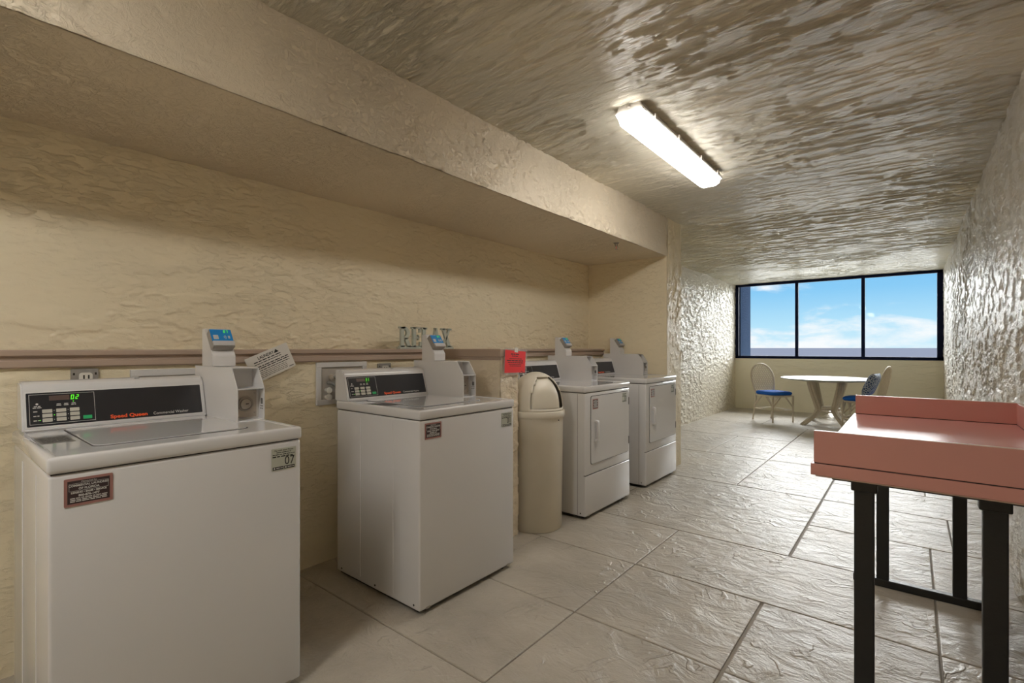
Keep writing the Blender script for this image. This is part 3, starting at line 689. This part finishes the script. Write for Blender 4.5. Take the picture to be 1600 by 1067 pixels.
# RELAX sign
def relax():
    o = empty('word_sign', (-2.665, 2.055, 1.2255)); tag(o, 'grey-green cut-out word sign reading RELAX standing on the ledge', 'sign')
    H_ = .150; t = .018; st = .026; sf = .012
    B = basis((0, 0, 0), (0, 1, 0), (0, 0, 1), (1, 0, 0))
    def P(mb, pts): mb.prism(pts, 0, t, Mx=B)
    def R_(mb, x0, y0, x1, y1): P(mb, [(x0, y0), (x1, y0), (x1, y1), (x0, y1)])
    z0 = .010; top = H_
    def letter(f, x):
        mb = MB(); f(mb, x); mb.build('letter', M['grey_sign'], o)
    def serif(mb, x0, x1, y): R_(mb, x0, y, x1, y + sf)
    def lr(mb, x):
        R_(mb, x + .012, z0, x + .012 + st, top); serif(mb, x, x + .05, z0); serif(mb, x, x + .05, top - sf)
        cx, cy, ro, ri = x + .045, z0 + .098, .042, .022
        pts = [(cx + ro * math.cos(a), cy + ro * math.sin(a)) for a in [math.radians(-90 + 18 * k) for k in range(11)]]
        pts += [(cx + ri * .7 * math.cos(a), cy + ri * math.sin(a)) for a in [math.radians(90 - 18 * k) for k in range(11)]]
        P(mb, pts); R_(mb, x + .035, cy + ri, cx + .002, cy + ro); R_(mb, x + .035, cy - ro, cx + .002, cy - ri)
        P(mb, [(cx - .004, cy - ri - .01), (cx + .022, cy - ri - .012), (x + .100, z0), (x + .072, z0)]); serif(mb, x + .068, x + .106, z0)
    def le(mb, x):
        R_(mb, x + .010, z0, x + .010 + st, top); serif(mb, x, x + .085, z0); serif(mb, x, x + .080, top - sf)
        R_(mb, x + .03, z0 + .062, x + .062, z0 + .076); R_(mb, x + .072, z0, x + .085, z0 + .040); R_(mb, x + .068, top - .036, x + .080, top); R_(mb, x + .055, z0 + .05, x + .064, z0 + .088)
    def ll(mb, x):
        R_(mb, x + .010, z0, x + .010 + st, top); serif(mb, x, x + .083, z0); serif(mb, x, x + .048, top - sf); R_(mb, x + .071, z0, x + .083, z0 + .045)
    def la(mb, x):
        P(mb, [(x + .012, z0), (x + .026, z0), (x + .056, top), (x + .046, top)]); P(mb, [(x + .068, z0), (x + .097, z0), (x + .062, top), (x + .040, top)])
        R_(mb, x + .026, z0 + .042, x + .078, z0 + .055); serif(mb, x, x + .036, z0); serif(mb, x + .062, x + .108, z0)
    def lx(mb, x):
        P(mb, [(x + .008, top), (x + .036, top), (x + .096, z0), (x + .066, z0)]); P(mb, [(x + .010, z0), (x + .025, z0), (x + .090, top), (x + .075, top)])
        serif(mb, x, x + .036, z0); serif(mb, x + .058, x + .106, z0); serif(mb, x, x + .046, top - sf); serif(mb, x + .062, x + .100, top - sf)
    letter(lr, 0); letter(le, .104); letter(ll, .192); letter(la, .272); letter(lx, .376)
    mb = MB(); mb.box((-.012, -.004, 0), (.030, .486, .012), bev=.002); mb.build('sign_base', M['grey_sign'], o)
relax()

# red notice in a clear sleeve on the partition
o = empty('red_notice', (PX + .020, 2.372, 1.075)); tag(o, 'small red paper notice in a clear sleeve taped to the partition', 'notice')
Mx = basis((0, 0, 0), (-.0, .999, -.045), (0, .045, .999), (1, 0, 0))
MB().rrect(-.006, -.014, .232, .158, .003, 0, .0008, Mx).build('clear_sleeve', M['sleeve'], o)
red = MB().prism([(0, 0), (.212, .004), (.214, .142), (.001, .147)], .001, .0016, Mx=Mx).build('paper', M['red'], o)
mb = MB(); rows = [(.06, .15, .118, .009), (.07, .14, .106, .007), (.045, .175, .090, .005), (.02, .195, .076, .009), (.03, .185, .064, .007), (.04, .17, .053, .005), (.05, .165, .043, .005), (.17, .19, .008, .006)]
for i, (a, b, y, h) in enumerate(rows): mb.words(a, b, y, h, Mx, seed=90 + i, z=.0016)
mb.build('lettering', M['print_k'], red)
MB().prism([(.095, .135), (.13, .133), (.132, .165), (.097, .167)], .0008, .002, Mx=Mx).build('tape', M['paper'], o)

# sprinkler
o = empty('sprinkler_head', (-2.003, 3.897, ZB)); tag(o, 'small chrome sprinkler head under the alcove soffit', 'sprinkler')
MB().lathe([(0, 0), (.026, 0), (.024, -.006), (.012, -.016), (.011, -.03), (0, -.03)], 20).build('escutcheon', M['steel'], o, auto=40)
MB().tube([(.010, 0, -.028), (.016, 0, -.042), (.009, 0, -.055), (0, 0, -.058), (-.009, 0, -.055), (-.016, 0, -.042), (-.010, 0, -.028)], .0022, 6).build('frame', M['steel'], o, smooth=True)
MB().lathe([(0, -.057), (.014, -.058), (.014, -.060), (0, -.061)], 16).build('deflector', M['steel'], o)
MB().tube([(0, 0, -.028), (0, 0, -.055)], .003, 8).build('bulb', M['red'], o)

# ------------------------------------------------------------------ bin
def make_bin():
    R = empty('trash_bin', (-2.035, 2.755, 0)); tag(R, 'tall cream plastic bin with domed lid beside the first dryer', 'trash bin')
    MB().lathe([(0, 0), (.176, 0), (.180, .006), (.190, .775), (.183, .775), (.172, .02), (0, .02)], 56).build('bin_body', M['bin'], R, auto=35)
    # domed lid shell with an opening
    def rad(z):                      # z from .80 to 1.066
        t = (z - .80) / .266
        return .190 * (1 - t ** 2.4) ** .5 if t < 1 else 0
    zs_ = [.80 + .266 * (1 - (1 - i / 18) ** 1.7) for i in range(19)]
    n = 72; mb = MB(); bm = mb.bm; rings = []
    for z in zs_: 
        r = rad(z); rings.append([bm.verts.new((r * math.cos(2 * PI * k / n), r * math.sin(2 * PI * k / n), z)) for k in range(n)] if r > .002 else [bm.verts.new((0, 0, z))])
    az0, az1 = math.radians(-64), math.radians(34)
    def cut(k, z):
        a = 2 * PI * (k + .5) / n; a = a - 2 * PI if a > PI else a
        t = (z - .815) / (1.035 - .815)
        if t < 0 or t > 1: return False
        c = (az0 + az1) / 2; hw = (az1 - az0) / 2 * math.sqrt(max(0, 1 - (t ** 3.2) * .55))
        return abs(a - c) < hw
    for i in range(len(rings) - 1):
        A, B = rings[i], rings[i + 1]; zc = (zs_[i] + zs_[i + 1]) / 2
        for k in range(n):
            if cut(k, zc): continue
            q = list(dict.fromkeys([A[k], A[(k + 1) % n], B[(k + 1) % len(B)], B[k % len(B)]]))
            if len(q) > 2: bm.faces.new(q)
    lid = mb.build('domed_lid', M['bin'], R, auto=50)
    md = lid.modifiers.new('shell', 'SOLIDIFY'); md.thickness = .007; md.offset = -1
    mb = MB(); mb.lathe([(.186, .760), (.199, .762), (.203, .770), (.203, .795), (.199, .803), (.192, .806), (.186, .800), (.183, .78)], 56); mb.build('lid_rim', M['bin'], R, auto=40)
    # swing flap hanging inside the opening
    c = (az0 + az1) / 2; mb = MB(); bm = mb.bm; N, K = 14, 12; grid = []
    for i in range(N + 1):
        z = .812 + (1.045 - .812) * i / N; row_ = []
        rr = rad(z) * .93 if z < 1.05 else rad(z)
        for k in range(K + 1):
            u = -1 + 2 * k / K
            hw = .112 * (1 - .55 * (i / N) ** 3)
            x = min(.135 + .012 * (1 - u * u), math.sqrt(max(1e-6, rr * rr - (hw * u) ** 2)) - .004) - .0
            x = x - .02 * (i / N) ** 2
            row_.append(bm.verts.new(Matrix.Rotation(c - .16, 3, 'Z') @ Vector((max(x, .005), hw * u, z))))
        grid.append(row_)
    for i in range(N):
        for k in range(K): bm.faces.new([grid[i][k], grid[i][k + 1], grid[i + 1][k + 1], grid[i + 1][k]])
    fl = mb.build('swing_flap', M['bin_flap'], R, smooth=True); md = fl.modifiers.new('t', 'SOLIDIFY'); md.thickness = .006; md.offset = -1
    MB().lathe([(0, 0), (.005, 0), (.005, .003), (0, .003)], 10, Mx=basis((.190 * math.cos(.0), .190 * math.sin(.0), .745), (0, 1, 0), (0, 0, 1), (1, 0, 0))).build('rivet', M['gap'], R)
make_bin()

# ------------------------------------------------------------------ folding table
def folding():
    R = empty('folding_table', (.07, 2.53, 0)); tag(R, 'salmon laminate laundry folding table on black steel legs', 'table')
    ox, oy = .07, 2.53
    L = lambda x, y, z: (x - ox, y - oy, z)
    x0, x1, y0, y1 = -.245, .400, 1.782, 3.29
    zb, zd, zl = .836, .872, .973
    MB().box(L(x0, y0, zb), L(x1, y1, zd), bev=.002).build('table_top', M['salmon'], R)
    def lip(a, b, name):
        g_ = MB().box(L(a[0] + .001, a[1] + .002, zd), L(b[0] - .001, b[1] - .002, zd + .003)).build('lip_shadow', M['gap'], R); p = MB().box(L(a[0], a[1], a[2] + .0028), L(*b), bev=.0012).build(name, M['salmon'], R)  # dark filler strip stands in for the shadow line under the lip
        c = MB().box(L(a[0] + .0006, a[1] + .0006, b[2] - .0002), L(b[0] - .0006, b[1] - .0006, b[2] + .0012)).build('edge_band', M['lam_edge'], p)
    lip((x0 + .008, y0 + .004, zd), (x1, y0 + .022, zl), 'front_lip')
    lip((x0 + .008, y1 - .022, zd), (x1, y1 - .004, zl), 'rear_lip')
    lip((x1 - .018, y0 + .022, zd), (x1, y1 - .022, zl), 'wall_lip')
    MB().box(L(x0 + .012, y0 + .012, zb - .006), L(x1 - .01, y1 - .012, zb)).build('underside', M['lam_edge'], R)
    for yy, in ((1.90,), (3.18,)):
        for xx in (-.115, .180):
            mb = MB(); mb.box(L(xx - .026, yy - .016, .022), L(xx + .026, yy + .016, zb - .006), bev=.004)
            mb.box(L(xx - .034, yy - .020, zb - .055), L(xx + .034, yy + .020, zb - .006), bev=.004)
            mb.build('leg', M['black'], R)
        MB().box(L(-.24, yy - .02, 0), L(.32, yy + .02, .038), bev=.004).build('foot_bar', M['black'], R)
        MB().box(L(-.20, yy - .018, zb - .030), L(.34, yy + .018, zb - .0055), bev=.003).build('top_rail', M['black'], R)
    MB().box(L(.02, 1.92, zb - .03), L(.05, 3.16, zb - .0055), bev=.003).build('cross_bar', M['black'], R)
folding()

# ------------------------------------------------------------------ ceiling lamps
def lamp(yc, label, lens, prefix_x=-1.165):
    R = empty('ceiling_light', (prefix_x, yc, ZC)); tag(R, label, 'ceiling light', 'tube lamps on the ceiling')
    hl = .70; w = .080
    Mx = basis((0, 0, 0), (1, 0, 0), (0, 0, 1), (0, 1, 0))
    # housing: gray tray
    mb = MB(); mb.prism([(-.060, -.0), (.060, -.0), (.072, -.030), (w + .004, -.046), (w + .004, -.054), (-w - .004, -.054), (-w - .004, -.046), (-.072, -.030)], -hl + .01, hl - .01, bev=.004)
    mb.build('housing', M['fix'], R)
    # lens: half octagon with chamfered ends
    mb = MB(); bm = mb.bm
    secs = [(-hl, .72, .25), (-hl + .05, .97, 1.), (hl - .05, .97, 1.), (hl, .72, .25)]
    prof = [(-w, -.050), (-w, -.064), (-w * .90, -.092), (-w * .55, -.108), (w * .55, -.108), (w * .90, -.092), (w, -.064), (w, -.050)]
    rings = [[bm.verts.new((x * (sx if abs(z + .05) > .011 else (.9 if sx < .9 else 1)), y, -.050 + (z + .050) * sz)) for x, z in prof] for y, sx, sz in secs]
    for A, B in zip(rings, rings[1:]):
        for k in range(len(prof)): bm.faces.new([A[k], A[(k + 1) % len(prof)], B[(k + 1) % len(prof)], B[k]])
    bm.faces.new(rings[0]); bm.faces.new(rings[-1])
    mb.build('lens', lens, R, auto=25)
    for s_ in (-1, 1):
        for yy in (-.55, -.2, .2, .55):
            MB().box((s_ * w - .004, yy - .012, -.066), (s_ * w + .016, yy + .012, -.035), bev=.002).build('latch', M['fix'], R)
    MB().tube([(.0, -hl - .004, -.02), (.0, -hl + .02, -.02)], .010, 10).build('conduit_plug', M['steel'], R)
lamp(3.10, 'lit white fluorescent tube fixture on the ceiling before the alcove beam', M['lens'])
lamp(-.95, 'added fill tube fixture on the ceiling, unseen behind the viewpoint', M['lens_fill'])  # unseen fixture added to brighten the whole room

# ------------------------------------------------------------------ rattan chairs, table, pillow
def chair(loc, rz, label):
    R = empty('rattan_chair', loc, rz); tag(R, label, 'chair', 'rattan chairs at the round table')
    r = .014
    fl = [(.205, s * .195) for s in (-1, 1)]
    for x, y in fl: MB().tube([(x, y, 0), (x, y, .44)], r * .85, 10, r2=r * 1.1).build('leg', M['rattan'], R, smooth=True)
    def back(s):   # rear upright from floor through the hoop
        return [(-.275, s * .185, 0), (-.245, s * .18, .15), (-.215, s * .175, .32), (-.205, s * .175, .44)]
    for s in (-1, 1): MB().tube(back(s), r * .85, 10, r2=r * 1.1).build('leg', M['rattan'], R, smooth=True)
    # hoop
    def hp(t):     # t 0..1 around the balloon back
        a = PI * t; y = -.215 * math.cos(a)
        if t < .25: q = t / .25; z = .44 + .28 * q; y = -(.175 + .045 * math.sin(q * PI / 2))
        elif t > .75: q = (1 - t) / .25; z = .44 + .28 * q; y = (.175 + .045 * math.sin(q * PI / 2))
        else: a = PI * (t - .25) / .5; y = -.220 * math.cos(a); z = .72 + .235 * math.sin(a)
        return (-.205 - (z - .44) * .22, y, z)
    MB().tube([hp(i / 40) for i in range(41)], .016, 10).build('back_hoop', M['rattan'], R, smooth=True)
    mb = MB()
    def inside(y, z):
        if z < .50: return False
        hw = .175 + .045 * math.sin(min(1, (z - .44) / .28) * PI / 2) if z < .72 else .22 * math.sqrt(max(0, 1 - ((z - .72) / .235) ** 2))
        return abs(y) < hw - .004
    for sg in (-1, 1):
        for k in range(-16, 17):
            pts = []
            for i in range(121):
                z = .48 + i * .004; y = k * .043 + sg * (z - .72) * .62
                if inside(y, z): pts.append((-.205 - (z - .44) * .22 + sg * .002, y, z))
            if len(pts) > 3: mb.tube([pts[0], pts[-1]], .0052, 6)
    mb.tube([(-.216, -.185, .50), (-.216, .185, .50)], .009, 8)
    mb.build('lattice_back', M['rattan'], R)
    # seat frame and cushion
    def sq(rx, ry, n=48, e=.45):
        return [(rx * math.copysign(abs(math.cos(a)) ** e, math.cos(a)), ry * math.copysign(abs(math.sin(a)) ** e, math.sin(a))) for a in [2 * PI * k / n for k in range(n)]]
    MB().tube([(x, y, .435) for x, y in sq(.215, .205)], .016, 8, closed=True).build('seat_frame', M['rattan'], R, smooth=True)
    mb = MB(); bm = mb.bm; rings = []
    for f, z in ((.0, .445), (.93, .447), (1.0, .462), (1.02, .478), (.99, .494), (.90, .506), (.6, .513), (.0, .516)):
        rings.append([bm.verts.new((x * f, y * f, z)) for x, y in sq(.225, .215)] if f else [bm.verts.new((0, 0, z))])
    for A, B in zip(rings, rings[1:]):
        for k in range(48):
            q = list(dict.fromkeys([A[k % len(A)], A[(k + 1) % len(A)], B[(k + 1) % len(B)], B[k % len(B)]])); bm.faces.new(q)
    mb.build('seat_cushion', M['blue'], R, smooth=True)
    # inverted V braces and stretchers
    c = [(.205, -.195), (.205, .195), (-.215, .178), (-.215, -.178)]
    for i in range(4):
        a, b = Vector((*c[i], 0)), Vector((*c[(i + 1) % 4], 0)); m_ = (a + b) / 2
        for e, o_ in ((a, .1), (b, -.1)):
            d = (b - a).normalized(); q = m_ - d * o_ * .35
            x_ = -.03 if e.x < 0 else 0
            MB().tube([(e.x + x_, e.y, .25), (q.x, q.y, .43)], .010, 8).build('brace', M['rattan'], R, smooth=True)
        xa = -.025 if a.x < 0 else 0; xb = -.025 if b.x < 0 else 0
        MB().tube([(a.x + xa, a.y, .20), (b.x + xb, b.y, .20)], .008, 8).build('stretcher', M['rattan'], R, smooth=True)
    return R
chair((-1.80, 9.19, 0), math.radians(-38), 'rattan chair with empty blue seat nearest the far side wall')
chair((-.56, 8.93, 0), math.radians(170), 'rattan chair with a patterned cushion, partly behind the folding table')

def pillow():
    mb = MB(); bm = mb.bm; N = 16; S = .185; f = []; b = []
    def prof(u, v): return .065 * ((1 - u ** 4) * (1 - v ** 4)) ** .6
    def pinch(u, v): return 1 - .07 * (1 - v * v), 1 - .07 * (1 - u * u)
    F_ = {}; B_ = {}
    for i in range(N + 1):
        for j in range(N + 1):
            u, v = -1 + 2 * i / N, -1 + 2 * j / N; px_, py_ = pinch(u, v); h = prof(u, v)
            F_[i, j] = bm.verts.new((h, u * S * px_, v * S * py_)); edge = i in (0, N) or j in (0, N)
            B_[i, j] = F_[i, j] if edge else bm.verts.new((-h, u * S * px_, v * S * py_))
    for i in range(N):
        for j in range(N):
            bm.faces.new([F_[i, j], F_[i + 1, j], F_[i + 1, j + 1], F_[i, j + 1]])
            q = [B_[i, j], B_[i, j + 1], B_[i + 1, j + 1], B_[i + 1, j]]
            if q: 
                try: bm.faces.new(q)
                except ValueError: pass
    o = mb.build('throw_pillow', M['pillow'], None, smooth=True); o.rotation_mode = 'XYZ'
    a = math.radians(170)
    loc = Vector((-.56, 8.93, 0)) + Matrix.Rotation(a, 3, 'Z') @ Vector((-.105, 0, .69))
    o.matrix_world = Matrix.Translation(loc) @ Matrix.Rotation(a, 4, 'Z') @ Matrix.Rotation(math.radians(-22), 4, 'Y')
    tag(o, 'blue and white patterned throw pillow leaning on the chair by the folding table', 'pillow')
pillow()

def round_table(cx, cy):
    R = empty('round_table', (cx, cy, 0)); tag(R, 'round pale-topped dining table on splayed rattan legs under the window', 'table')
    MB().lathe([(0, .712), (.60, .714), (.655, .726), (.672, .734), (.670, .742), (.655, .745), (0, .745)], 72).build('table_top', M['glass_top'], R, auto=35)
    MB().tube([(.36 * math.cos(a), .36 * math.sin(a), .700) for a in [2 * PI * k / 36 for k in range(36)]], .014, 8, closed=True).build('apron_ring', M['rattan'], R, smooth=True)
    for k in range(4):
        a = math.radians((-126, -54, 54, 126)[k])
        mb = MB()
        for off in (-.034, 0, .034):
            pts = []
            for r, z in ((.36, .70), (.33, .60), (.27, .45), (.215, .32), (.185, .25), (.19, .215), (.24, .17), (.36, .085), (.50, .0)):
                n_ = Vector((-math.sin(a), math.cos(a), 0)) * off * (1 if z > .2 else .8); d = Vector((math.cos(a), math.sin(a), 0))
                p = d * (r + (.012 if off == 0 else 0)) + n_; pts.append((p.x, p.y, z))
            mb.tube(pts, .019, 10)
        mb.build('leg', M['rattan'], R, smooth=True)
    for z, r in ((.255, .165), (.205, .175)):
        MB().tube([(r * math.cos(t), r * math.sin(t), z) for t in [2 * PI * k / 32 for k in range(32)]], .014, 8, closed=True).build('stretcher_ring', M['rattan'], R, smooth=True)
round_table(-1.057, 9.40)

# ------------------------------------------------------------------ daylight
w = bpy.data.worlds.new('sky'); sc.world = w; w.use_nodes = True; nt = w.node_tree; nt.nodes.clear(); L = nt.links.new
def wn(t, **k):
    n = nt.nodes.new(t)
    for a, v in k.items():
        if a in n.inputs: n.inputs[a].default_value = v
        else: setattr(n, a, v)
    return n
out = wn('ShaderNodeOutputWorld'); bg = wn('ShaderNodeBackground'); tc = wn('ShaderNodeTexCoord'); sp = wn('ShaderNodeSeparateXYZ'); L(tc.outputs['Generated'], sp.inputs[0])
ramp = wn('ShaderNodeValToRGB'); e = ramp.color_ramp.elements
e[0].position = 0; e[0].color = (.66, .88, .98, 1); e[1].position = 1; e[1].color = (.10, .33, .75, 1)
for p, c in ((.04, (.50, .80, .97)), (.10, (.27, .62, .93)), (.17, (.17, .52, .90)), (.35, (.16, .45, .85))):
    x = e.new(p); x.color = (*c, 1)
L(sp.outputs['Z'], ramp.inputs['Fac'])
mp = wn('ShaderNodeMapping'); mp.inputs['Scale'].default_value = (5.5, 5.5, 17.); mp.inputs['Location'].default_value = (1.3, .4, .35); L(tc.outputs['Generated'], mp.inputs['Vector'])
n1 = wn('ShaderNodeTexNoise', Scale=1., Detail=8., Roughness=.6, Distortion=.3); L(mp.outputs[0], n1.inputs['Vector'])
# more cloud low on the horizon
band = wn('ShaderNodeMapRange', interpolation_type='SMOOTHSTEP'); band.inputs['From Min'].default_value = .025; band.inputs['From Max'].default_value = .06; band.inputs['To Min'].default_value = .13; band.inputs['To Max'].default_value = -.05
L(sp.outputs['Z'], band.inputs['Value'])
hi = wn('ShaderNodeMapRange', interpolation_type='SMOOTHSTEP'); hi.inputs['From Min'].default_value = .09; hi.inputs['From Max'].default_value = .15; hi.inputs['To Min'].default_value = 0; hi.inputs['To Max'].default_value = .15
L(sp.outputs['Z'], hi.inputs['Value'])
a1 = wn('ShaderNodeMath', operation='ADD'); L(n1.outputs['Fac'], a1.inputs[0]); L(band.outputs[0], a1.inputs[1])
a2 = wn('ShaderNodeMath', operation='ADD'); L(a1.outputs[0], a2.inputs[0]); L(hi.outputs[0], a2.inputs[1])
cl = wn('ShaderNodeMapRange', interpolation_type='SMOOTHSTEP'); cl.inputs['From Min'].default_value = .50; cl.inputs['From Max'].default_value = .66; L(a2.outputs[0], cl.inputs['Value'])
mx = wn('ShaderNodeMix', data_type='RGBA'); mx.inputs[7].default_value = (1., 1., 1., 1); L(cl.outputs[0], mx.inputs[0]); L(ramp.outputs['Color'], mx.inputs[6])
L(mx.outputs[2], bg.inputs['Color']); bg.inputs['Strength'].default_value = .72; L(bg.outputs[0], out.inputs[0])

sun = bpy.data.lights.new('hazy_sun', 'SUN'); sun.energy = 11.; sun.angle = math.radians(60); sun.color = (1, .97, .93)
so = bpy.data.objects.new('hazy_sun', sun); col.objects.link(so); so.location = (3, 20, 12)
d = Vector((-.06, -1, -.62)); so.rotation_euler = d.to_track_quat('-Z', 'Y').to_euler()

# ------------------------------------------------------------------ camera
cam = bpy.data.cameras.new('camera'); cam.sensor_width = 36; cam.lens = 764 / 1600 * 36; cam.shift_y = 10 / 1600; cam.clip_start = .02; cam.clip_end = 100000
co = bpy.data.objects.new('camera', cam); col.objects.link(co); co.location = (0, 0, 1.233); co.rotation_euler = (PI / 2, 0, math.atan(624 / 764)); sc.camera = co
sc.view_settings.view_transform = 'Standard'; sc.view_settings.look = 'None'; sc.view_settings.gamma = 1; sc.view_settings.exposure = .48; sc.view_settings.use_curve_mapping = False
sc.cycles.use_denoising = True; sc.cycles.max_bounces = 10; sc.cycles.diffuse_bounces = 10; sc.cycles.glossy_bounces = 4; sc.cycles.transparent_max_bounces = 12
sc.cycles.sample_clamp_indirect = 6; sc.cycles.caustics_reflective = False; sc.cycles.caustics_refractive = False
